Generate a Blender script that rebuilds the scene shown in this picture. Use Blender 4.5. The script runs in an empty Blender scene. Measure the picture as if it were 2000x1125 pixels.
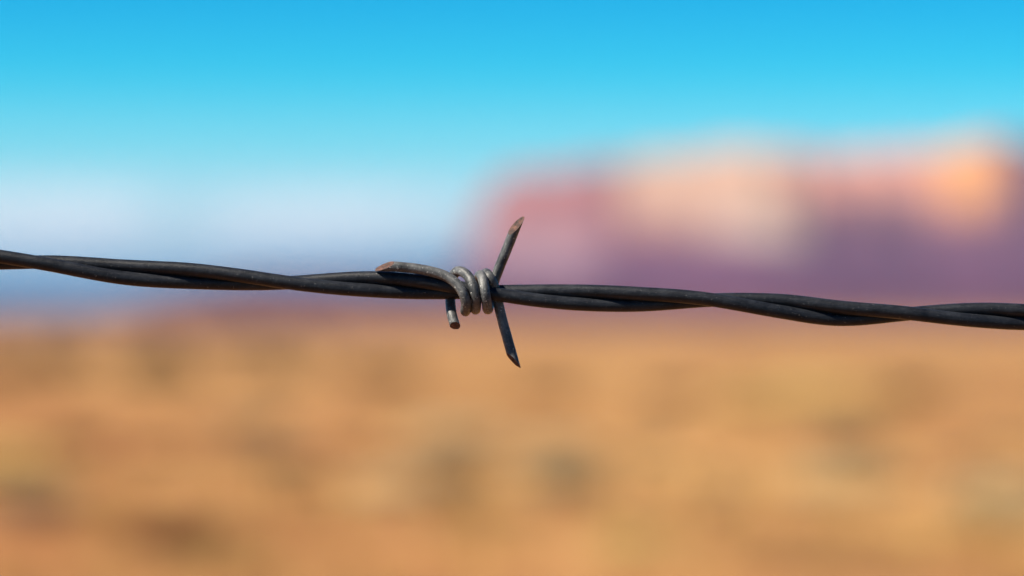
import bpy, math, random
import numpy as np
from mathutils import Vector

# ------------------------------------------------------------------ camera, sky, sun, exposure
S = bpy.context.scene
COL = S.collection
CAM_Z = 1.25
FOCUS = 0.5                      # metres to the wire
PX = 0.00018                     # tangent per photograph pixel (2000 wide, 100 mm lens)
HORIZON = 630.0
TILT = math.atan((HORIZON - 562.5) * PX)

cd = bpy.data.cameras.new("camera")
cd.lens = 100.0; cd.sensor_width = 36.0
cd.clip_start = 0.01; cd.clip_end = 90000.0
cd.dof.use_dof = True
cd.dof.focus_distance = FOCUS
cd.dof.aperture_fstop = 8.0
cam = bpy.data.objects.new("camera", cd)
cam.location = (0, 0, CAM_Z)
cam.rotation_euler = (math.pi / 2 + TILT, 0, 0)
COL.objects.link(cam)
S.camera = cam

SUN = Vector((-0.62, -0.22, 0.75)).normalized()
SUN_EL = math.asin(SUN.z)
SUN_AZ = math.atan2(SUN.x, SUN.y)

w = bpy.data.worlds.new("World"); S.world = w; w.use_nodes = True
nt = w.node_tree; nt.nodes.clear()
sky = nt.nodes.new("ShaderNodeTexSky"); sky.sky_type = 'NISHITA'
sky.sun_disc = False; sky.sun_elevation = SUN_EL; sky.sun_rotation = SUN_AZ
sky.altitude = 1300; sky.air_density = 1.0; sky.dust_density = 0.3; sky.ozone_density = 2.5
bg = nt.nodes.new("ShaderNodeBackground"); bg.inputs[1].default_value = 0.070
ow = nt.nodes.new("ShaderNodeOutputWorld")
def wn(kind, op=None, *vals):
    nd = nt.nodes.new(kind)
    if op: nd.operation = op
    for i, v in enumerate(vals):
        if isinstance(v, (int, float)): nd.inputs[i].default_value = v
        elif v is not None: nt.links.new(v, nd.inputs[i])
    return nd.outputs[0]
# polarised, very blue sky: the air's own colour by height above the horizon
tc = nt.nodes.new("ShaderNodeTexCoord"); sx = nt.nodes.new("ShaderNodeSeparateXYZ")
nt.links.new(tc.outputs['Generated'], sx.inputs[0])
rp = nt.nodes.new("ShaderNodeValToRGB"); cr = rp.color_ramp
TINT = [(0.0, (1.25, 1.15, 1.12)), (0.10, (1.25, 1.18, 1.12)), (0.165, (1.0, 1.16, 1.12)), (0.24, (0.50, 1.05, 1.0)),
        (0.34, (0.07, 0.84, 0.91)), (0.45, (0.0, 0.64, 0.84)), (0.8, (0.0, 0.40, 0.62)), (1.0, (0.0, 0.20, 0.42))]
while len(cr.elements) < len(TINT): cr.elements.new(0.5)
for e, (p, c) in zip(cr.elements, TINT): e.position = p; e.color = (c[0] / 1.5, c[1] / 1.5, c[2] / 1.5, 1)
nt.links.new(wn("ShaderNodeMath", 'MULTIPLY', sx.outputs[2], 4.0), rp.inputs[0])
vm = nt.nodes.new("ShaderNodeVectorMath"); vm.operation = 'MULTIPLY'
nt.links.new(sky.outputs[0], vm.inputs[0]); nt.links.new(rp.outputs[0], vm.inputs[1])
vs = nt.nodes.new("ShaderNodeVectorMath"); vs.operation = 'MULTIPLY'; vs.inputs[1].default_value = (1.5, 1.5, 1.5)
nt.links.new(vm.outputs[0], vs.inputs[0])
# a thin pale cloud bank low over the left of the plain
mp = nt.nodes.new("ShaderNodeMapping"); mp.inputs['Scale'].default_value = (14, 14, 60); nt.links.new(tc.outputs['Generated'], mp.inputs[0])
nz = nt.nodes.new("ShaderNodeTexNoise"); nz.inputs['Scale'].default_value = 1.0; nz.inputs['Detail'].default_value = 5; nt.links.new(mp.outputs[0], nz.inputs[0])
def rng_(v, a, b):
    nd = nt.nodes.new("ShaderNodeMapRange"); nd.interpolation_type = 'SMOOTHSTEP'
    nt.links.new(v, nd.inputs[0]); nd.inputs[1].default_value = a; nd.inputs[2].default_value = b; return nd.outputs[0]
m1 = rng_(sx.outputs[2], 0.014, 0.026); m2 = rng_(sx.outputs[2], 0.054, 0.036); m3 = rng_(sx.outputs[0], 0.04, -0.08)
m4 = rng_(nz.outputs[0], 0.15, 0.52)
mm_ = wn("ShaderNodeMath", 'MULTIPLY', wn("ShaderNodeMath", 'MULTIPLY', m1, m2), wn("ShaderNodeMath", 'MULTIPLY', m3, m4))
mm_ = wn("ShaderNodeMath", 'MULTIPLY', mm_, 0.95)
mx = nt.nodes.new("ShaderNodeMix"); mx.data_type = 'RGBA'
nt.links.new(mm_, mx.inputs[0]); nt.links.new(vs.outputs[0], mx.inputs[6]); mx.inputs[7].default_value = (10.8, 10.2, 9.2, 1)
nt.links.new(mx.outputs[2], bg.inputs[0]); nt.links.new(bg.outputs[0], ow.inputs[0])

sd = bpy.data.lights.new("sun", 'SUN'); sd.energy = 5.0; sd.angle = math.radians(0.53)
sd.color = (1.0, 0.91, 0.77)
so = bpy.data.objects.new("sun", sd); so.rotation_euler = SUN.to_track_quat('Z', 'Y').to_euler()
COL.objects.link(so)

S.view_settings.view_transform = 'Standard'; S.view_settings.look = 'None'
S.view_settings.exposure = 1.35; S.view_settings.gamma = 1.0
S.cycles.max_bounces = 6; S.cycles.volume_bounces = 0

# ------------------------------------------------------------------ helpers
rng = np.random.default_rng(7)
_LAT = rng.random((64, 64, 64)).astype(np.float64)

def vnoise(p):
    p = np.asarray(p, float)
    i = np.floor(p).astype(int); f = p - i; f = f * f * (3 - 2 * f)
    r = 0
    for dx in (0, 1):
        for dy in (0, 1):
            for dz in (0, 1):
                wgt = (f[:, 0] if dx else 1 - f[:, 0]) * (f[:, 1] if dy else 1 - f[:, 1]) * (f[:, 2] if dz else 1 - f[:, 2])
                r = r + wgt * _LAT[(i[:, 0] + dx) & 63, (i[:, 1] + dy) & 63, (i[:, 2] + dz) & 63]
    return r * 2 - 1

def fbm(p, octv=4):
    a, s, r = 1.0, 0.0, 0
    p = np.asarray(p, float)
    for k in range(octv):
        r = r + a * vnoise(p + 17.3 * k); s += a; a *= 0.5; p = p * 2.03
    return r / s

def fbm2(x, y, octv=4, seed=0.0):
    sh = x.shape
    return fbm(np.stack([x.ravel(), y.ravel(), np.full(x.size, 3.7 + seed)], 1), octv).reshape(sh)

def smooth(a, b, x):
    t = np.clip((x - a) / (b - a), 0, 1); return t * t * (3 - 2 * t)

def mesh_np(name, verts, faces, mat, parent=None, smooth_shade=True, loc=(0, 0, 0)):
    me = bpy.data.meshes.new(name)
    me.from_pydata([tuple(v) for v in verts], [], faces) if isinstance(faces, list) else _fast(me, verts, faces)
    me.materials.append(mat)
    if smooth_shade:
        me.polygons.foreach_set('use_smooth', np.ones(len(me.polygons), bool))
    me.update()
    o = bpy.data.objects.new(name, me); o.location = loc
    COL.objects.link(o)
    if parent: o.parent = parent
    return o

def _fast(me, verts, faces):
    verts = np.asarray(verts, np.float32); faces = np.asarray(faces, np.int32)
    n, k = faces.shape
    me.vertices.add(len(verts)); me.vertices.foreach_set('co', verts.ravel())
    me.loops.add(n * k); me.loops.foreach_set('vertex_index', faces.ravel())
    me.polygons.add(n)
    me.polygons.foreach_set('loop_start', np.arange(0, n * k, k, dtype=np.int32))
    me.polygons.foreach_set('loop_total', np.full(n, k, np.int32))
    me.update(calc_edges=True)

def grid_faces(nu, nv, wrap=False):
    u = np.arange(nu - 1)[:, None]
    v = np.arange(nv if wrap else nv - 1)[None, :]
    v2 = (v + 1) % nv
    a = u * nv + v; b = u * nv + v2; c = (u + 1) * nv + v2; d = (u + 1) * nv + v
    return np.stack([a.ravel(), d.ravel(), c.ravel(), b.ravel()], 1)

def tag(o, label=None, cat=None, group=None, kind=None):
    if label: o['label'] = label
    if cat: o['category'] = cat
    if group: o['group'] = group
    if kind: o['kind'] = kind
    return o

def empty(name, loc):
    o = bpy.data.objects.new(name, None); o.location = loc; o.empty_display_size = 0.02
    COL.objects.link(o); return o

class Mat:
    def __init__(s, name):
        s.m = bpy.data.materials.new(name); s.m.use_nodes = True
        s.t = s.m.node_tree; s.b = s.t.nodes['Principled BSDF']
    def n(s, kind, **kw):
        nd = s.t.nodes.new(kind)
        for k, v in kw.items():
            if k in nd.inputs: nd.inputs[k].default_value = v
            else: setattr(nd, k, v)
        return nd
    def l(s, a, b): s.t.links.new(a, b)
    def coord(s, scale=(1, 1, 1), out='Object'):
        c = s.n("ShaderNodeTexCoord"); mp = s.n("ShaderNodeMapping"); mp.inputs['Scale'].default_value = scale
        s.l(c.outputs[out], mp.inputs[0]); return mp.outputs[0]
    def noise(s, co, scale, detail=4, rough=0.55):
        nz = s.n("ShaderNodeTexNoise"); nz.inputs['Scale'].default_value = scale
        nz.inputs['Detail'].default_value = detail; nz.inputs['Roughness'].default_value = rough
        s.l(co, nz.inputs['Vector']); return nz.outputs['Fac']
    def ramp(s, fac, stops, interp='LINEAR'):
        r = s.n("ShaderNodeValToRGB"); cr = r.color_ramp; cr.interpolation = interp
        while len(cr.elements) < len(stops): cr.elements.new(0.5)
        for e, (p, c) in zip(cr.elements, stops):
            e.position = p; e.color = (c, c, c, 1) if isinstance(c, (int, float)) else (*c, 1)
        s.l(fac, r.inputs[0]); return r.outputs[0]
    def mix(s, fac, a, b, mode='MIX'):
        m = s.n("ShaderNodeMix"); m.data_type = 'RGBA'; m.blend_type = mode
        for sock, v in ((m.inputs[0], fac), (m.inputs[6], a), (m.inputs[7], b)):
            if isinstance(v, (int, float)): sock.default_value = v
            elif isinstance(v, tuple): sock.default_value = (*v, 1)
            else: s.l(v, sock)
        return m.outputs[2]
    def bump(s, h, strength, dist, prev=None):
        b = s.n("ShaderNodeBump"); b.inputs['Strength'].default_value = strength; b.inputs['Distance'].default_value = dist
        s.l(h, b.inputs['Height'])
        if prev is not None: s.l(prev, b.inputs['Normal'])
        return b.outputs[0]

# ------------------------------------------------------------------ materials
def wire_material(name, dark, light, scuff, rough, thresh, spec):
    """Weathered drawn wire. Generated UV: U along the wire in mm, V round it."""
    M = Mat(name)
    uv = M.coord((1, 1, 1), 'UV')
    ob = M.coord((1000, 1000, 1000))
    streak = M.noise(M.coord((0.22, 13, 1), 'UV'), 1.0, 4)
    cloud = M.noise(ob, 0.32, 6, 0.7)
    grain = M.noise(ob, 2.2, 5, 0.75)
    c = M.mix(M.ramp(cloud, [(0.32, 0.0), (0.68, 1.0)]), dark, light)
    c = M.mix(0.75, c, M.ramp(streak, [(0.3, 0.55), (0.7, 1.35)]), 'MULTIPLY')
    c = M.mix(0.8, c, M.ramp(grain, [(0.3, 0.6), (0.72, 1.4)]), 'MULTIPLY')
    nick = M.ramp(M.noise(ob, 2.1, 6, 0.8), [(thresh, 0.0), (thresh + 0.05, 1.0)])
    c = M.mix(nick, c, scuff)
    M.l(c, M.b.inputs['Base Color'])
    M.l(M.ramp(grain, [(0.25, rough - 0.08), (0.75, rough + 0.16)]), M.b.inputs['Roughness'])
    M.b.inputs['Specular IOR Level'].default_value = spec
    M.l(M.ramp(nick, [(0, 0.05), (1, 0.85)]), M.b.inputs['Metallic'])
    b = M.bump(streak, 0.35, 0.00008)
    b = M.bump(grain, 0.7, 0.00012, b)
    b = M.bump(nick, 0.6, 0.00006, b)
    M.l(b, M.b.inputs['Normal'])
    return M.m

M_STRAND = wire_material("weathered_dark_wire", (0.006, 0.0075, 0.011), (0.020, 0.0225, 0.028), (0.30, 0.30, 0.30), 0.36, 0.63, 0.2)
M_BARB = wire_material("galvanised_wire", (0.020, 0.022, 0.025), (0.125, 0.128, 0.128), (0.6, 0.6, 0.58), 0.36, 0.60, 0.3)

M = Mat("rusty_cut_steel")
ob = M.coord((1000, 1000, 1000))
c = M.ramp(M.noise(ob, 1.1, 6, 0.75), [(0.36, (0.008, 0.005, 0.004)), (0.5, (0.05, 0.018, 0.012)), (0.64, (0.12, 0.045, 0.026)), (0.76, (0.28, 0.19, 0.14))])
M.l(c, M.b.inputs['Base Color']); M.b.inputs['Roughness'].default_value = 0.72
M.l(M.bump(M.noise(ob, 3.0, 4, 0.7), 0.9, 0.0002), M.b.inputs['Normal'])
M_RUST = M.m

# ground: red sand, tan dust, straw-coloured patches
M = Mat("red_desert_sand")
g = M.coord((1, 1, 1))
gw = M.coord((0.55, 1, 1))
n1 = M.noise(gw, 0.32, 3, 0.5)
n2 = M.noise(g, 1.4, 4, 0.6)
n3 = M.noise(g, 14.0, 4, 0.6)
n4 = M.noise(M.coord((0.9, 0.45, 1)), 1.0, 3, 0.6)
c = M.ramp(n1, [(0.36, (0.20, 0.064, 0.022)), (0.48, (0.37, 0.150, 0.047)), (0.60, (0.56, 0.320, 0.112))])
c = M.mix(M.ramp(n2, [(0.35, 0.0), (0.7, 0.55)]), c, (0.50, 0.30, 0.135))
c = M.mix(1.0, c, M.ramp(n4, [(0.34, 0.60), (0.66, 1.32)]), 'MULTIPLY')
c = M.mix(0.7, c, M.ramp(n3, [(0.3, 0.72), (0.7, 1.2)]), 'MULTIPLY')
far = M.noise(M.coord((0.004, 0.012, 1)), 1.0, 4, 0.6)
c = M.mix(M.ramp(far, [(0.40, 0.0), (0.62, 0.45)]), c, (0.23, 0.135, 0.058))
sep = M.n('ShaderNodeSeparateXYZ'); M.l(g, sep.inputs[0])
xx = M.n('ShaderNodeMath', operation='MULTIPLY_ADD'); M.l(n1, xx.inputs[0]); xx.inputs[1].default_value = 5.0; yy = M.n('ShaderNodeMath', operation='MULTIPLY_ADD'); M.l(sep.outputs[1], yy.inputs[0]); yy.inputs[1].default_value = 0.2; yy.inputs[2].default_value = -3.2
zz = M.n('ShaderNodeMath', operation='ADD'); M.l(yy.outputs[0], zz.inputs[0]); M.l(sep.outputs[0], zz.inputs[1]); M.l(zz.outputs[0], xx.inputs[2])
mr = M.n('ShaderNodeMapRange'); M.l(xx.outputs[0], mr.inputs[0]); mr.inputs[1].default_value = 3.6; mr.inputs[2].default_value = -1.5; mr.inputs[3].default_value = 0.0; mr.inputs[4].default_value = 0.9
c = M.mix(mr.outputs[0], c, (0.29, 0.115, 0.042))


c = M.mix(1.0, c, (0.68, 0.68, 0.68), 'MULTIPLY')
M.l(c, M.b.inputs['Base Color']); M.b.inputs['Roughness'].default_value = 0.95
M.b.inputs['Specular IOR Level'].default_value = 0.1
M.l(M.bump(n3, 0.5, 0.02), M.b.inputs['Normal'])
M_SAND = M.m

def rock_material():
    M = Mat("banded_sandstone")
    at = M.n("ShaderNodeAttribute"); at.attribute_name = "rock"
    band = M.noise(M.coord((0.004, 0.004, 0.11)), 1.0, 5, 0.65)
    blot = M.noise(M.coord((0.02, 0.02, 0.03)), 1.0, 4, 0.6)
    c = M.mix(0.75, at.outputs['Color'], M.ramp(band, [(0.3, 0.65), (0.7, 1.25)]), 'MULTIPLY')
    c = M.mix(0.6, c, M.ramp(blot, [(0.3, 0.7), (0.7, 1.2)]), 'MULTIPLY')
    M.l(c, M.b.inputs['Base Color']); M.b.inputs['Roughness'].default_value = 0.95
    M.b.inputs['Specular IOR Level'].default_value = 0.1
    M.l(M.bump(M.noise(M.coord((0.05, 0.05, 0.2)), 1.0, 5, 0.65), 0.8, 4.0), M.b.inputs['Normal'])
    return M.m
M_ROCK = rock_material()

def leaf_material(name, a, b, sc=9.0):
    M = Mat(name)
    a, b = (tuple(0.68 * v for v in q) for q in (a, b))
    c = M.ramp(M.noise(M.coord((1, 1, 1)), sc, 3), [(0.3, a), (0.7, b)])
    M.l(c, M.b.inputs['Base Color']); M.b.inputs['Roughness'].default_value = 0.8
    M.b.inputs['Specular IOR Level'].default_value = 0.2
    return M.m
M_SAGE = leaf_material("sage_leaves", (0.115, 0.118, 0.10), (0.21, 0.20, 0.16))
M_BROWN = leaf_material("dry_brown_leaves", (0.055, 0.014, 0.006), (0.11, 0.034, 0.012))
M_YEL = leaf_material("straw", (0.72, 0.50, 0.17), (0.80, 0.62, 0.26))
M_PALE = leaf_material("pale_straw", (0.64, 0.50, 0.28), (0.78, 0.64, 0.38))
M_GRASS = leaf_material("dry_grass_blades", (0.40, 0.24, 0.075), (0.52, 0.33, 0.11), 0.8)
M_SCRUB = leaf_material("far_scrub_leaves", (0.10, 0.07, 0.032), (0.19, 0.13, 0.06), 0.3)
M_BARK = leaf_material("grey_bark", (0.10, 0.075, 0.055), (0.2, 0.16, 0.12), 30)

# ------------------------------------------------------------------ ground: one sheet to the horizon
def axis(lim, first):
    v = [0.0]; s = first
    while v[-1] < lim:
        v.append(v[-1] + s); s *= 1.035
    v = np.array(v); v = v * lim / v[-1]
    return np.concatenate([-v[:0:-1], v])
ax = axis(24000.0, 0.28)
X, Y = np.meshgrid(ax, ax, indexing='ij')
R = np.hypot(X, Y)
Zg = 0.05 * fbm2(X * 0.35, Y * 0.35, 3) * smooth(400, 60, R) + 0.6 * fbm2(X * 0.01, Y * 0.01, 3, 5) * smooth(60, 300, R) * smooth(9000, 3000, R) - 0.25 * smooth(60, 200, R)
def ground_z(x, y):
    x = np.asarray(x, float); y = np.asarray(y, float); r = np.hypot(x, y)
    return 0.05 * fbm2(x * 0.35, y * 0.35, 3) * smooth(400, 60, r) + 0.6 * fbm2(x * 0.01, y * 0.01, 3, 5) * smooth(60, 300, r) * smooth(9000, 3000, r) - 0.25 * smooth(60, 200, r)
n = len(ax)
o = mesh_np("ground", np.stack([X.ravel(), Y.ravel(), Zg.ravel()], 1), grid_faces(n, n)[:, ::-1], M_SAND)
tag(o, "dry reddish orange desert floor with straw coloured patches", None, None, "structure")

M = Mat("added_asphalt")
g = M.coord((1, 1, 1))
c = M.ramp(M.noise(g, 60.0, 3), [(0.3, 0.032), (0.7, 0.062)])
M.l(c, M.b.inputs['Base Color']); M.b.inputs['Roughness'].default_value = 0.9
M.l(M.bump(M.noise(g, 90.0, 2), 0.5, 0.004), M.b.inputs['Normal'])
rx = np.linspace(-260, 260, 261); ry = np.linspace(-9.0, -0.7, 14)  # added dark strip, out of view, cuts ground bounce onto the wire's underside
A, B = np.meshgrid(rx, ry, indexing='ij')
tag(mesh_np("bounce_blocker", np.stack([A.ravel(), B.ravel(), np.full(A.size, 0.09)], 1), grid_faces(261, 14)[:, ::-1], M.m),
    "added dark strip behind the camera that cuts ground bounce on the wire", None, None, "structure")

# ------------------------------------------------------------------ mesa
def rock_sheet(name, x0, x1, y0, y1, nx, ny, hf, label):
    xs = np.linspace(x0, x1, nx); ys = np.linspace(y0, y1, ny)
    A, B = np.meshgrid(xs, ys, indexing='ij')
    H, C = hf(A, B); C = C * 0.68
    o = mesh_np(name, np.stack([A.ravel(), B.ravel(), H.ravel()], 1), grid_faces(nx, ny)[:, ::-1], M_ROCK)
    ca = o.data.color_attributes.new("rock", 'FLOAT_COLOR', 'POINT')
    ca.data.foreach_set('color', np.concatenate([C.reshape(-1, 3), np.ones((A.size, 1))], 1).astype(np.float32).ravel())
    tag(o, label, None, None, "structure")
    return o

def lerp3(a, b, t): return np.asarray(a)[None, None, :] * (1 - t[..., None]) + np.asarray(b)[None, None, :] * t[..., None] if np.ndim(a) == 1 else a * (1 - t[..., None]) + np.asarray(b) * t[..., None]

D0 = 3000.0
def pxx(px, d=D0): return (px - 1000) * PX * d
def mesa_h(x, y):
    # cliff line (distance of the wall from the camera) as a function of x
    kx = [pxx(p) for p in (860, 900, 940, 1000, 1080, 1180, 1240, 1290, 1330, 1480, 1545, 1570, 1640, 1700, 1790, 1815, 1880, 1925, 1960, 2050, 2200, 2400, 2900)]
    ky = [3500, 3420, 3290, 3230, 3190, 3140, 3120, 3100, 3050, 2930, 2918, 2919, 2925, 2926, 2920, 2912, 2884, 2878, 2876, 2872, 3100, 3000, 3050]
    yc = np.interp(x + 8 * fbm2(x * 0.02, y * 0.02, 3, 9), kx, ky) + 16 * fbm2(x * 0.03, y * 0.012, 4, 2)
    zt = np.interp(x, [pxx(p) for p in (900, 960, 1200, 1270, 1500, 1700, 1800, 1950, 2100, 2500)],
                   [164, 177, 182, 187, 187, 182, 188, 189, 186, 178])
    dd = y - yc
    tal = np.clip(1 + dd / 330, 0, 1) ** 1.35          # talus
    gul = 1 + 0.12 * fbm2(x * 0.018, y * 0.004, 4, 3)
    base = 92 * tal * gul
    c1 = smooth(-14, 6, dd); c2 = smooth(10, 32, dd); c3 = smooth(44, 58, dd)
    h = base + (zt - 92) * (0.56 * c1 + 0.26 * c2 + 0.18 * c3)
    h = h + 2.5 * fbm2(x * 0.05, y * 0.05, 4, 4) * smooth(0, 20, h)
    h = h * np.interp(x + 8 * fbm2(x * 0.01, y * 0.02, 3, 33), [pxx(p) for p in (790, 865, 895, 925, 955, 1000)], [0, 0.36, 0.56, 0.78, 0.92, 1])
    h = np.where(tal <= 0, -3, h - 1.5)
    # rock colours: purple-brown shale below, pink cliffs, cream and orange walls with the sunlit patches put into their colour
    t = np.clip(h / 175, 0, 1)
    C = lerp3(np.array((0.135, 0.034, 0.045)), (0.125, 0.042, 0.075), smooth(0.02, 0.25, t))
    lo = 0.44 + 0.24 * smooth(pxx(1500), pxx(1620), x)
    C = lerp3(C, (0.36, 0.145, 0.13), smooth(0, 0.14, t - lo + 0.05 * fbm2(x * 0.02, y * 0.02, 3, 6)))
    C = lerp3(C, (0.25, 0.105, 0.14), smooth(pxx(1540), pxx(1580), x) * smooth(0.42, 0.52, t) * smooth(0, -0.1, t - lo))
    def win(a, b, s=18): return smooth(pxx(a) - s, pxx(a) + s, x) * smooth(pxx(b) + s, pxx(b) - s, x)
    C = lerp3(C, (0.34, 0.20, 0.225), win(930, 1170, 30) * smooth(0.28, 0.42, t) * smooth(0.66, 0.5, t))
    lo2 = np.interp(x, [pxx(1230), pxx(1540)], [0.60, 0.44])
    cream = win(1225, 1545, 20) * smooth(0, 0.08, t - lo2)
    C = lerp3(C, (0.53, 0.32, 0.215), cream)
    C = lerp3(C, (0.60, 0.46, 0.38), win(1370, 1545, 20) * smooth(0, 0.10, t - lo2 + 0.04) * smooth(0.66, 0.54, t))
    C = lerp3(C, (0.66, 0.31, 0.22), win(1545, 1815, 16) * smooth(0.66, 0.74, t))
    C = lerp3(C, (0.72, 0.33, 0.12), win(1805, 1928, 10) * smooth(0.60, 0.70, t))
    C = lerp3(C, (0.19, 0.08, 0.10), win(1940, 2900, 14) * smooth(0.6, 0.7, t))
    return h, C
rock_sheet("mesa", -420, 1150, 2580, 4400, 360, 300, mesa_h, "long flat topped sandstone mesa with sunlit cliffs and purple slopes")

def low_h(x, y):
    d = 2600.0
    prof = np.interp(x, [pxx(p, d) for p in (-600, 220, 340, 480, 760, 900, 1100, 1500, 2100, 2600)], [10, 14, 30, 37, 38, 33, 22, 16, 14, 10])
    r = 1 - np.abs(y - d - 60 * fbm2(x * 0.004, y * 0.0, 2, 7)) / 210
    h = prof * smooth(0, 0.7, r) * (1 + 0.25 * fbm2(x * 0.012, y * 0.012, 4, 1)) - 1.2
    t = np.clip(h / 26, 0, 1)
    C = lerp3(np.array((0.15, 0.045, 0.030)), (0.105, 0.032, 0.050), smooth(0.1, 0.8, t))
    return h, C
rock_sheet("low_hills", -1000, 620, 2350, 2900, 220, 90, low_h, "low dark red hills along the foot of the plain")

def far_h(x, y):
    d = 17000.0
    kx = [pxx(p, d) for p in (-900, -300, 0, 120, 300, 420, 560, 700, 860, 1000, 1400, 2200)]
    prof = np.interp(x, kx, [170, 230, 260, 260, 240, 275, 320, 350, 360, 330, 290, 220])
    r = 1 - np.abs(y - d) / 1500
    h = prof * smooth(0, 0.35, r + 0.15 * fbm2(x * 0.0016, y * 0.0016, 4, 8)) * (1 + 0.08 * fbm2(x * 0.001, y * 0.001, 4, 2)) - 3
    C = lerp3(np.array((0.20, 0.25, 0.37)), (0.25, 0.25, 0.34), smooth(0.1, 0.9, h / 300))  # blue of the distance haze put into the mountain colour as well
    return h, C
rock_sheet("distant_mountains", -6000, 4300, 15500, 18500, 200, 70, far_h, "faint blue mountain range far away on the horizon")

# ------------------------------------------------------------------ tubes for the wire
UNIT = FOCUS * PX              # one photograph pixel at the wire, 0.09 mm
ct, st = math.cos(TILT), math.sin(TILT)
def W(px, py, f):
    """a point of the wire: across, down and towards the viewer, all in 0.09 mm units about the barb"""
    cx = (px - 1000) * UNIT; cy = (562.5 - py) * UNIT; cz = FOCUS - f * UNIT
    return np.array((cx, cz * ct - cy * st, CAM_Z + cz * st + cy * ct))

def spline(pts, step):
    P = np.array(pts, float)
    P = np.vstack([2 * P[0] - P[1], P, 2 * P[-1] - P[-2]])
    out = []
    for i in range(1, len(P) - 2):
        p0, p1, p2, p3 = P[i - 1], P[i], P[i + 1], P[i + 2]
        d = [max(np.linalg.norm(b - a), 1e-6) ** 0.5 for a, b in ((p0, p1), (p1, p2), (p2, p3))]
        t0 = 0; t1 = d[0]; t2 = t1 + d[1]; t3 = t2 + d[2]
        for t in np.linspace(t1, t2, 14, endpoint=False):
            A1 = (t1 - t) / (t1 - t0) * p0 + (t - t0) / (t1 - t0) * p1
            A2 = (t2 - t) / (t2 - t1) * p1 + (t - t1) / (t2 - t1) * p2
            A3 = (t3 - t) / (t3 - t2) * p2 + (t - t2) / (t3 - t2) * p3
            B1 = (t2 - t) / (t2 - t0) * A1 + (t - t0) / (t2 - t0) * A2
            B2 = (t3 - t) / (t3 - t1) * A2 + (t - t1) / (t3 - t1) * A3
            out.append((t2 - t) / (t2 - t1) * B1 + (t - t1) / (t2 - t1) * B2)
    out.append(P[-2]); out = np.array(out)
    for _ in range(3): out[1:-1] = 0.25 * out[:-2] + 0.5 * out[1:-1] + 0.25 * out[2:]
    s = np.concatenate([[0], np.cumsum(np.linalg.norm(np.diff(out, axis=0), axis=1))])
    m = max(8, int(s[-1] / step)); q = np.linspace(0, s[-1], m)
    return np.stack([np.interp(q, s, out[:, k]) for k in range(3)], 1), q

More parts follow.
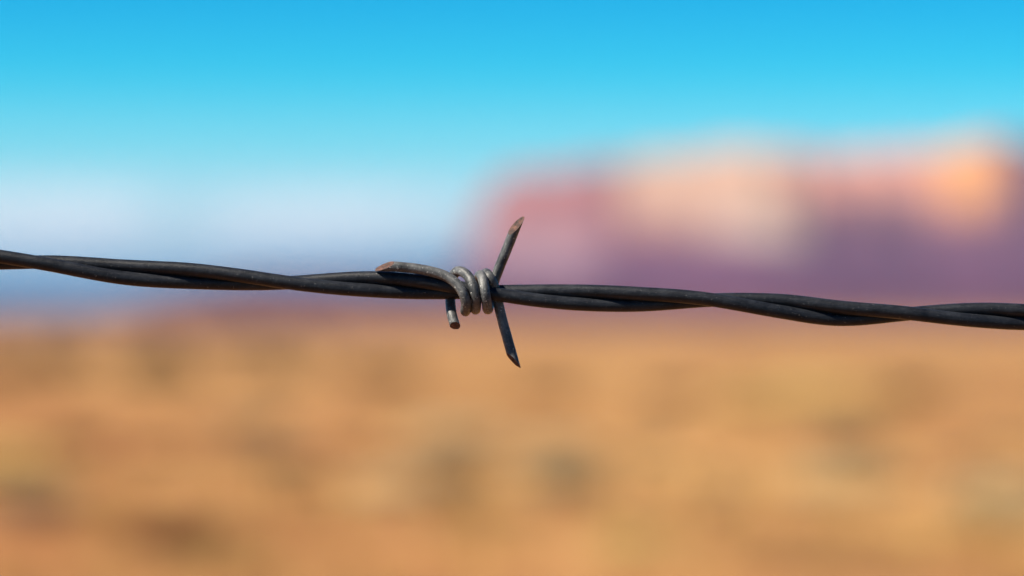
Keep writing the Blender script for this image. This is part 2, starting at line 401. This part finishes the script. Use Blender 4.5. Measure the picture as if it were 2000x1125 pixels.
def tube(name, path, q, rad, mat, parent, nv=40, cuts=(None, None), seed=0.0, ridge=0.0, rough=0.02):
    """sweep; path in world metres; a cut = (direction the facet faces sideways, angle)"""
    T = np.gradient(path, axis=0); T /= np.linalg.norm(T, axis=1)[:, None]
    N = np.zeros_like(T); N[0] = np.cross(T[0], (0, 1, 0)); N[0] /= np.linalg.norm(N[0])
    for i in range(1, len(T)):
        v = N[i - 1] - T[i] * np.dot(N[i - 1], T[i]); N[i] = v / np.linalg.norm(v)
    B = np.cross(T, N)
    a = np.linspace(0, 2 * math.pi, nv, endpoint=False)
    dirs = N[:, None, :] * np.cos(a)[None, :, None] + B[:, None, :] * np.sin(a)[None, :, None]
    mm = q[:, None] * 1000
    pp = np.stack([np.broadcast_to(mm * 0.5, (len(q), nv)), np.broadcast_to(np.cos(a) * 1.6, (len(q), nv)), np.broadcast_to(np.sin(a) * 1.6, (len(q), nv))], -1).reshape(-1, 3) + seed
    rr = 1 + rough * fbm(pp * 1.5, 4).reshape(len(q), nv) - 1.5 * rough * np.clip(fbm(pp * 4 + 9, 3).reshape(len(q), nv) - 0.32, 0, 1) * 3
    pq = np.stack([np.broadcast_to(mm * 0.06, (len(q), nv)), np.broadcast_to(np.cos(a) * 2.2, (len(q), nv)), np.broadcast_to(np.sin(a) * 2.2, (len(q), nv))], -1).reshape(-1, 3) + seed
    rr = rr + ridge * fbm(pq, 4).reshape(len(q), nv)
    R_ = rad * rr
    keep = np.ones(len(q), bool)
    ends = []
    for e, cut in enumerate(cuts):
        if cut is None: ends.append(None); continue
        side, ang = cut
        i = 0 if e == 0 else len(q) - 1
        t = -T[0] if e == 0 else T[-1]
        side = np.array(side, float); side -= t * np.dot(side, t); side /= np.linalg.norm(side)
        reach = rad * 1.05 * math.tan(ang)
        keep &= (q > reach) if e == 0 else (q < q[-1] - reach)
        nrm = t * math.cos(ang) + side * math.sin(ang)
        ring = path[i] + dirs[i] * R_[i][:, None]
        s = -((ring - path[i]) @ nrm) / np.dot(nrm, t)
        s += 0.10 * rad * fbm(ring * 2500 + seed, 3)
        ends.append((ring + t * s[:, None], path[i], nrm))
    idx = np.where(keep)[0]
    rings = path[idx][:, None, :] + dirs[idx] * R_[idx][..., None]
    qs = list(q[idx])
    if ends[0]: rings = np.concatenate([ends[0][0][None], rings]); qs = [q[0]] + qs
    if ends[1]: rings = np.concatenate([rings, ends[1][0][None]]); qs = qs + [q[-1]]
    m = len(rings)
    org = path[len(path) // 2]
    o = mesh_np(name, rings.reshape(-1, 3) - org, grid_faces(m, nv, True), mat, None, True, tuple(org))
    uvl = o.data.uv_layers.new(name="UVMap")
    u = np.array(qs) * 1000
    fu = np.arange(m - 1)[:, None] + np.zeros((1, nv), int); fv = np.zeros((m - 1, 1), int) + np.arange(nv)[None, :]
    fu = fu.ravel(); fv = fv.ravel()
    UV = np.stack([np.stack([u[fu], fv / nv], 1), np.stack([u[fu + 1], fv / nv], 1),
                   np.stack([u[fu + 1], (fv + 1) / nv], 1), np.stack([u[fu], (fv + 1) / nv], 1)], 1)
    uvl.data.foreach_set('uv', UV.astype(np.float32).ravel())
    if parent:
        o.parent = parent; o.location = Vector(org) - parent.location
    for e in ends:
        if e is None: continue
        ring, c0, nrm = e
        K = 7; vs = []; cc = ring.mean(axis=0)
        for k in range(K):
            f = 1 - k / K
            P = cc + (ring - cc) * f
            P = P + nrm * (0.32 * rad * fbm(P * 1800 + seed * 3, 4) * (1 - f ** 6))[:, None]
            vs.append(P)
        vs = np.concatenate(vs + [cc[None]])
        fs = [tuple(int(z) for z in r) for r in grid_faces(K, nv, True)]
        last = (K - 1) * nv
        fs += [(last + j, last + (j + 1) % nv, len(vs) - 1) for j in range(nv)]
        cf = mesh_np("cut_end", vs - org, fs, M_RUST, None, False, (0, 0, 0))
        cf.parent = o
    return o

# the two line strands, twisted round each other
origin = Vector(tuple(W(930, 569, 0)))
wire = empty("barbed_wire", origin)
tag(wire, "dark twisted two strand barbed wire with one four point barb", "barbed wire")

cxs = [-9000, -3000, -1200, -400, 0, 85, 250, 370, 565, 750, 870, 945, 1010, 1240, 1390, 1515, 1640, 1780, 1930, 2000, 2600, 4000, 11000]
cys = [380, 440, 478, 498, 507, 513, 532, 539, 552, 556, 564, 570, 575, 584.5, 586, 597, 612, 613, 616.5, 619.5, 640, 668, 700]
# crossings where one strand passes in front (phase pi/2 + k pi)
kx = np.array([-9000 + 430 * i for i in range(20)] + [-340, 72, 565, 945, 1395, 1785, 2175] + [2175 + 430 * i for i in range(1, 21)], float)
kx = np.array(sorted(k for k in kx if not (-900 < k < -341 or False)))
k0 = int(np.where(kx == 565)[0][0])
xs = np.arange(-8000, 10000, 2.5)
def hermite(x, xp, fp):
    xp = np.array(xp, float); fp = np.array(fp, float)
    m = np.gradient(fp, xp)
    i = np.clip(np.searchsorted(xp, x) - 1, 0, len(xp) - 2)
    h = xp[i + 1] - xp[i]; t = (x - xp[i]) / h
    return (2*t**3-3*t**2+1)*fp[i] + (t**3-2*t**2+t)*h*m[i] + (-2*t**3+3*t**2)*fp[i+1] + (t**3-t**2)*h*m[i+1]
cy = hermite(xs, cxs, cys)
ph = hermite(xs, kx, (np.arange(len(kx)) - k0) * math.pi + math.pi / 2)
dep = -22 * ((xs - 930) / 1000) ** 2 * np.sign(xs - 930) - 14 * np.clip((xs - 1500) / 500, 0, 8)
for k in (0, 1):
    p = ph + k * math.pi
    r = 12.9
    P = np.stack([W(a, b - r * math.cos(q_), d_ + r * math.sin(q_)) for a, b, q_, d_ in zip(xs, cy, p, dep)])
    s = np.concatenate([[0], np.cumsum(np.linalg.norm(np.diff(P, axis=0), axis=1))])
    so_ = tube("strand", P, s, 13.3 * UNIT, M_STRAND, wire, 36, seed=3.0 + 11 * k, ridge=0.03, rough=0.012)

BR = 10.0 * UNIT
def barb(pts, seed, cuts):
    P, q = spline([W(*p) for p in pts], 1.1 * UNIT)
    return tube("barb", P, q, BR, M_BARB, wire, 40, cuts, seed, ridge=0.05, rough=0.035)

barb([(889, 636, 12), (883, 616, 2), (880, 598, -14), (879, 582, -32), (879, 562, -42), (883, 541, -28), (896, 529.5, -4), (913, 538, 20),
      (925, 560, 37), (930.5, 583, 36), (929, 603, 12), (929, 600, -20), (931, 571, -40), (934, 546, -28), (939, 537, 0),
      (944, 549, 26), (947.5, 571, 39), (951, 592, 33), (952.5, 604, 8), (955, 597, -22), (959, 574, -38), (965, 550, -36),
      (974, 525, -32), (990, 486, -26), (1008, 440, -20)], 5.0,
     (((-0.1, -0.8, -0.6), math.radians(22)), ((-0.9, -0.75, 0.1), math.radians(65))))
barb([(752, 520, 15), (775, 521, 17), (810, 524.5, 18), (845, 531, 21), (872, 540, 26), (893, 555, 35), (906, 574, 41),
      (911, 593, 36), (909, 607, 14), (911, 605, -12), (917, 588, -44), (933, 561, -60), (945, 540, -40), (950, 534, -6),
      (957, 543, 12), (964, 556, 10), (970, 576, -2), (975, 600, -3), (981, 625, 0), (991, 661, 5), (1003, 704, 12)], 21.0,
     (((0.0, -0.62, 0.78), math.radians(63)), ((-0.8, -0.35, -0.4), math.radians(60))))

# ------------------------------------------------------------------ shrubs and clumps on the plain
def leaf_cloud(n, h, r, leaf, seed, dome=0.55):
    g = np.random.default_rng(seed)
    lobes = [(0, 0, 0.0)] + [(r * 0.45 * math.cos(a), r * 0.45 * math.sin(a), 0) for a in g.uniform(0, 6.28, 5)]
    V = []; F = []
    pts = []
    while len(pts) < n:
        lx, ly, _ = lobes[g.integers(len(lobes))]
        d = g.normal(size=3); d /= np.linalg.norm(d); d *= g.uniform(0.35, 1.0) ** 0.5
        p = np.array((lx + d[0] * r * 0.55, ly + d[1] * r * 0.55, h * 0.52 + d[2] * h * 0.5))
        if p[2] > 0.01: pts.append(p)
    for p in pts:
        a = g.normal(size=3); a /= np.linalg.norm(a); a[2] = abs(a[2]) + 0.4
        b = np.cross(a, g.normal(size=3)); b /= np.linalg.norm(b)
        L = leaf * g.uniform(0.6, 1.4); i = len(V)
        V += [p - b * L * 0.2, p + a * L * 0.5 - b * L * 0.16, p + a * L, p + a * L * 0.5 + b * L * 0.22]
        F.append((i, i + 1, i + 2, i + 3))
    return np.array(V), np.array(F, np.int32)

def stems(n, h, r, seed, w=0.008):
    g = np.random.default_rng(seed); V = []; F = []
    for k in range(n):
        a = g.uniform(0, 6.28); e = g.uniform(0.2, 0.75) * r
        tip = np.array((e * math.cos(a), e * math.sin(a), h * g.uniform(0.5, 0.85)))
        mid = tip * 0.5 + np.array((0, 0, -0.06 * h)) + g.normal(size=3) * 0.02
        for (p, q_, wa, wb) in (((0, 0, -0.03), mid, w, w * 0.7), (mid, tip, w * 0.7, w * 0.3)):
            i = len(V)
            for (c_, ww) in ((p, wa), (q_, wb)):
                for j in range(4):
                    V.append(np.array(c_) + np.array((math.cos(j * 1.571) * ww, math.sin(j * 1.571) * ww, 0)))
            F += [(i + j, i + (j + 1) % 4, i + 4 + (j + 1) % 4, i + 4 + j) for j in range(4)]
    return np.array(V), np.array(F, np.int32)

def blades(n, h, r, seed, w=0.006):
    g = np.random.default_rng(seed); V = []; F = []
    for k in range(n):
        a = g.uniform(0, 6.28); rr = r * 0.35 * g.uniform() ** 0.5; sp = g.uniform(0.1, 0.75) * r
        b0 = np.array((rr * math.cos(a), rr * math.sin(a), 0)); d = np.array((math.cos(a), math.sin(a), 0)); sd_ = np.array((-d[1], d[0], 0))
        hh = h * g.uniform(0.55, 1.0)
        i = len(V)
        for t, ww in ((0, 1), (0.5, 0.8), (1.0, 0.15)):
            c_ = b0 + d * sp * t ** 1.6 + np.array((0, 0, hh * (t - 0.18 * t * t)))
            V += [c_ - sd_ * w * ww, c_ + sd_ * w * ww]
        F += [(i, i + 1, i + 3, i + 2), (i + 2, i + 3, i + 5, i + 4)]
    return np.array(V), np.array(F, np.int32)

def place(px, py, hgt):
    a = (py - HORIZON) * PX
    d = (CAM_Z - hgt * 0.5) / a
    x = (px - 1000) * PX * d
    return x, d, float(ground_z(np.array([x]), np.array([d]))[0])

MESH = {}
def proto(kind):
    if kind in MESH: return MESH[kind]
    def mk(nm, VF, mat):
        me = bpy.data.meshes.new(nm); _fast(me, *VF); me.materials.append(mat); return me
    if kind == 'sage': r = [('foliage', mk('foliage', leaf_cloud(2600, 0.5, 0.5, 0.05, 1), M_SAGE)), ('stem', mk('stem', stems(26, 0.5, 0.5, 2), M_BARK))]
    if kind == 'brown': r = [('foliage', mk('foliage', leaf_cloud(2400, 0.45, 0.5, 0.05, 4), M_BROWN)), ('stem', mk('stem', stems(30, 0.5, 0.5, 5), M_BARK))]
    if kind == 'yellow': r = [('foliage', mk('foliage', leaf_cloud(2200, 0.42, 0.5, 0.05, 6), M_YEL)), ('stem', mk('stem', stems(20, 0.4, 0.5, 7), M_BARK))]
    if kind == 'pale': r = [('blades', mk('blades', leaf_cloud(2000, 0.36, 0.5, 0.06, 8), M_PALE))]
    MESH[kind] = r
    return r

NAMES = {'sage': ('sagebrush', 'shrub', 'grey green sagebrush dotted over the plain'),
         'brown': ('dry_shrub', 'shrub', 'dark dry shrubs dotted over the plain'),
         'yellow': ('rabbitbrush', 'shrub', 'yellow rabbitbrush on the plain'),
         'pale': ('grass_clump', 'grass clump', 'pale bunch grass clumps on the plain')}
def plant(kind, px, py, wpx, label, tall=0.8):
    h0 = 0.4
    x, d, z = place(px, py, h0)
    s = wpx * PX * d * {'sage': 1.15, 'brown': 1.15, 'yellow': 1.6, 'pale': 1.7}[kind]
    x, d, z = place(px, py, 0.5 * s * tall)
    nm, cat, grp = NAMES[kind]
    root = empty(nm, (x, d, z)); tag(root, label, cat, grp)
    root.rotation_euler.z = random.Random(px * 7 + py).uniform(-0.5, 0.5); root.scale = (s * 1.35, s, s * tall * 0.85)
    for pn, me in proto(kind):
        c_ = bpy.data.objects.new(pn, me); COL.objects.link(c_); c_.parent = root
    return root

plant('sage', 868, 935, 135, "broad blurred grey green shrub below the twisted barb")
plant('sage', 1098, 945, 140, "grey green shrub right of the one below the barb, about same distance")
plant('sage', 60, 985, 150, "wide olive shrub at the left edge beneath the yellow bush")
plant('sage', 1405, 935, 66, "small round dark shrub standing alone right of the low pair")
plant('sage', 1730, 935, 90, "dark greyish shrub beside the pale patch, lower right")
plant('sage', 1860, 905, 72, "dusky shrub just left of the pale grass clump at right edge")
plant('sage', 495, 832, 100, "faint olive shrub in mid plain, left of centre")
plant('sage', 562, 895, 90, "olive shrub below the faint mid plain one, left of centre")
plant('sage', 1270, 882, 60, "upper of the low pair of small shrubs right of centre")
plant('sage', 1268, 938, 50, "lower of the low pair of small shrubs right of centre")
plant('sage', 1655, 858, 120, "wide faint greyish shrub above the right hand pale patch")
plant('sage', 1965, 868, 70, "dull grey shrub just above the pale grass clump at right edge")
plant('sage', 1400, 985, 50, "tiny faint shrub straight below the small round dark one")
plant('brown', 145, 865, 110, "dark brown shrub beside the yellow bush at left edge")
plant('brown', 290, 880, 90, "brown shrub right of the dark brown one on the left")
plant('brown', 355, 1045, 185, "darkest reddish brown shrub near the bottom, left of centre")
plant('brown', 690, 872, 80, "faint brown shrub in mid plain, left of the barb")
plant('brown', 600, 940, 90, "brown shrub low in the plain between the olive one and the barb")
plant('brown', 1065, 765, 90, "brownish far shrub right below the downward barb point")
plant('brown', 1310, 770, 90, "brownish far shrub left of the large yellow patch")
plant('brown', 1750, 762, 110, "brownish far shrub right of the large yellow patch")
plant('brown', 745, 730, 110, "reddish far shrub left of the downward barb point")
plant('yellow', 18, 890, 135, "yellow bush at the left edge beside the brown shrub")
plant('yellow', 1235, 1058, 95, "round yellow bush at the bottom, right of centre", 1.0)
plant('pale', 1965, 955, 130, "pale cream grass clump at the right edge", 1.2)
plant('pale', 745, 945, 100, "pale grass clump left of the broad shrub below the barb")
plant('pale', 870, 840, 110, "pale grass clump above the broad shrub below the barb")
plant('pale', 1075, 872, 110, "pale grass clump above the grey green shrub right of centre")
plant('pale', 1620, 930, 110, "pale grass patch left of the dark greyish shrub lower right")
plant('yellow', 1500, 778, 130, "left bush of the large yellow patch in mid plain right", 0.5)
plant('yellow', 1605, 765, 140, "right bush of the large yellow patch in mid plain right", 0.5)

# short dry grass all over the near plain: nobody could count it
g = np.random.default_rng(11)
def grass_field():
    V = []; F = []
    n = 9000
    d = 9 + 110 * g.random(n) ** 1.5
    x = (g.random(n) * 2 - 1) * d * 0.34
    dens = fbm2(x * 0.30, d * 0.45, 3, 12)
    ok = dens > g.uniform(-0.25, 0.45, n)
    x, d = x[ok], d[ok]; z = ground_z(x, d)
    pr = [blades(9, 0.2, 0.14, 50 + k, 0.004) for k in range(10)]
    base = 0
    for i in range(len(x)):
        v, f = pr[i % 10]
        a = g.uniform(0, 6.28); s = g.uniform(0.6, 1.5)
        c_, s_ = math.cos(a) * s, math.sin(a) * s
        V.append(np.stack([v[:, 0] * c_ - v[:, 1] * s_ + x[i], v[:, 0] * s_ + v[:, 1] * c_ + d[i], v[:, 2] * s + z[i]], 1))
        F.append(f + base); base += len(v)
    return np.concatenate(V), np.concatenate(F)
V, F = grass_field()
tag(mesh_np("grass", V, F, M_GRASS, None, False), "short dry golden grass scattered over the red sand", None, None, "stuff")

def scrub_field():
    V = []; F = []; base = 0
    n = 5200
    d = 55 * (1 + 22 * g.random(n) ** 2.2)
    x = (g.random(n) * 2 - 1) * d * 0.36
    dens = fbm2(x * 0.02, d * 0.012, 3, 22) + 0.15 - 0.62 * smooth(-0.09, 0.02, x / d)
    ok = dens > g.uniform(-0.25, 0.5, n)
    x, d = x[ok], d[ok]; z = ground_z(x, d)
    pr = [leaf_cloud(46, 0.38, 0.42, 0.2, 80 + k) for k in range(8)]
    for i in range(len(x)):
        v, f = pr[i % 8]
        a = g.uniform(0, 6.28); s = g.uniform(0.6, 1.5)
        c_, s_ = math.cos(a) * s, math.sin(a) * s
        V.append(np.stack([v[:, 0] * c_ - v[:, 1] * s_ + x[i], v[:, 0] * s_ + v[:, 1] * c_ + d[i], v[:, 2] * s + z[i]], 1))
        F.append(f + base); base += len(v)
    return np.concatenate(V), np.concatenate(F)
V, F = scrub_field()
tag(mesh_np("scrub", V, F, M_SCRUB, None, False), "low brownish scrub covering the far plain", None, None, "stuff")

# ------------------------------------------------------------------ haze
hz = bpy.data.materials.new("haze"); hz.use_nodes = True
t = hz.node_tree; t.nodes.clear()
pv = t.nodes.new("ShaderNodeVolumePrincipled"); om = t.nodes.new("ShaderNodeOutputMaterial")
pv.inputs['Color'].default_value = (0.07, 0.30, 0.60, 1)
pv.inputs['Density'].default_value = 0.00008
pv.inputs['Anisotropy'].default_value = 0.0
t.links.new(pv.outputs[0], om.inputs['Volume'])
L, z0, z1 = 23800.0, -6.0, 520.0
v = [(sx * L, sy * L, zz) for zz in (z0, z1) for sx, sy in ((-1, -1), (1, -1), (1, 1), (-1, 1))]
f = [(0, 3, 2, 1), (4, 5, 6, 7), (0, 1, 5, 4), (1, 2, 6, 5), (2, 3, 7, 6), (3, 0, 4, 7)]
L2 = 23800.0
v = [(a * L2 / L, b * L2 / L, c_) for a, b, c_ in v]
h = mesh_np("haze", v, f, hz, None, False)
tag(h, "pale blue air haze over the plain", None, None, "stuff")
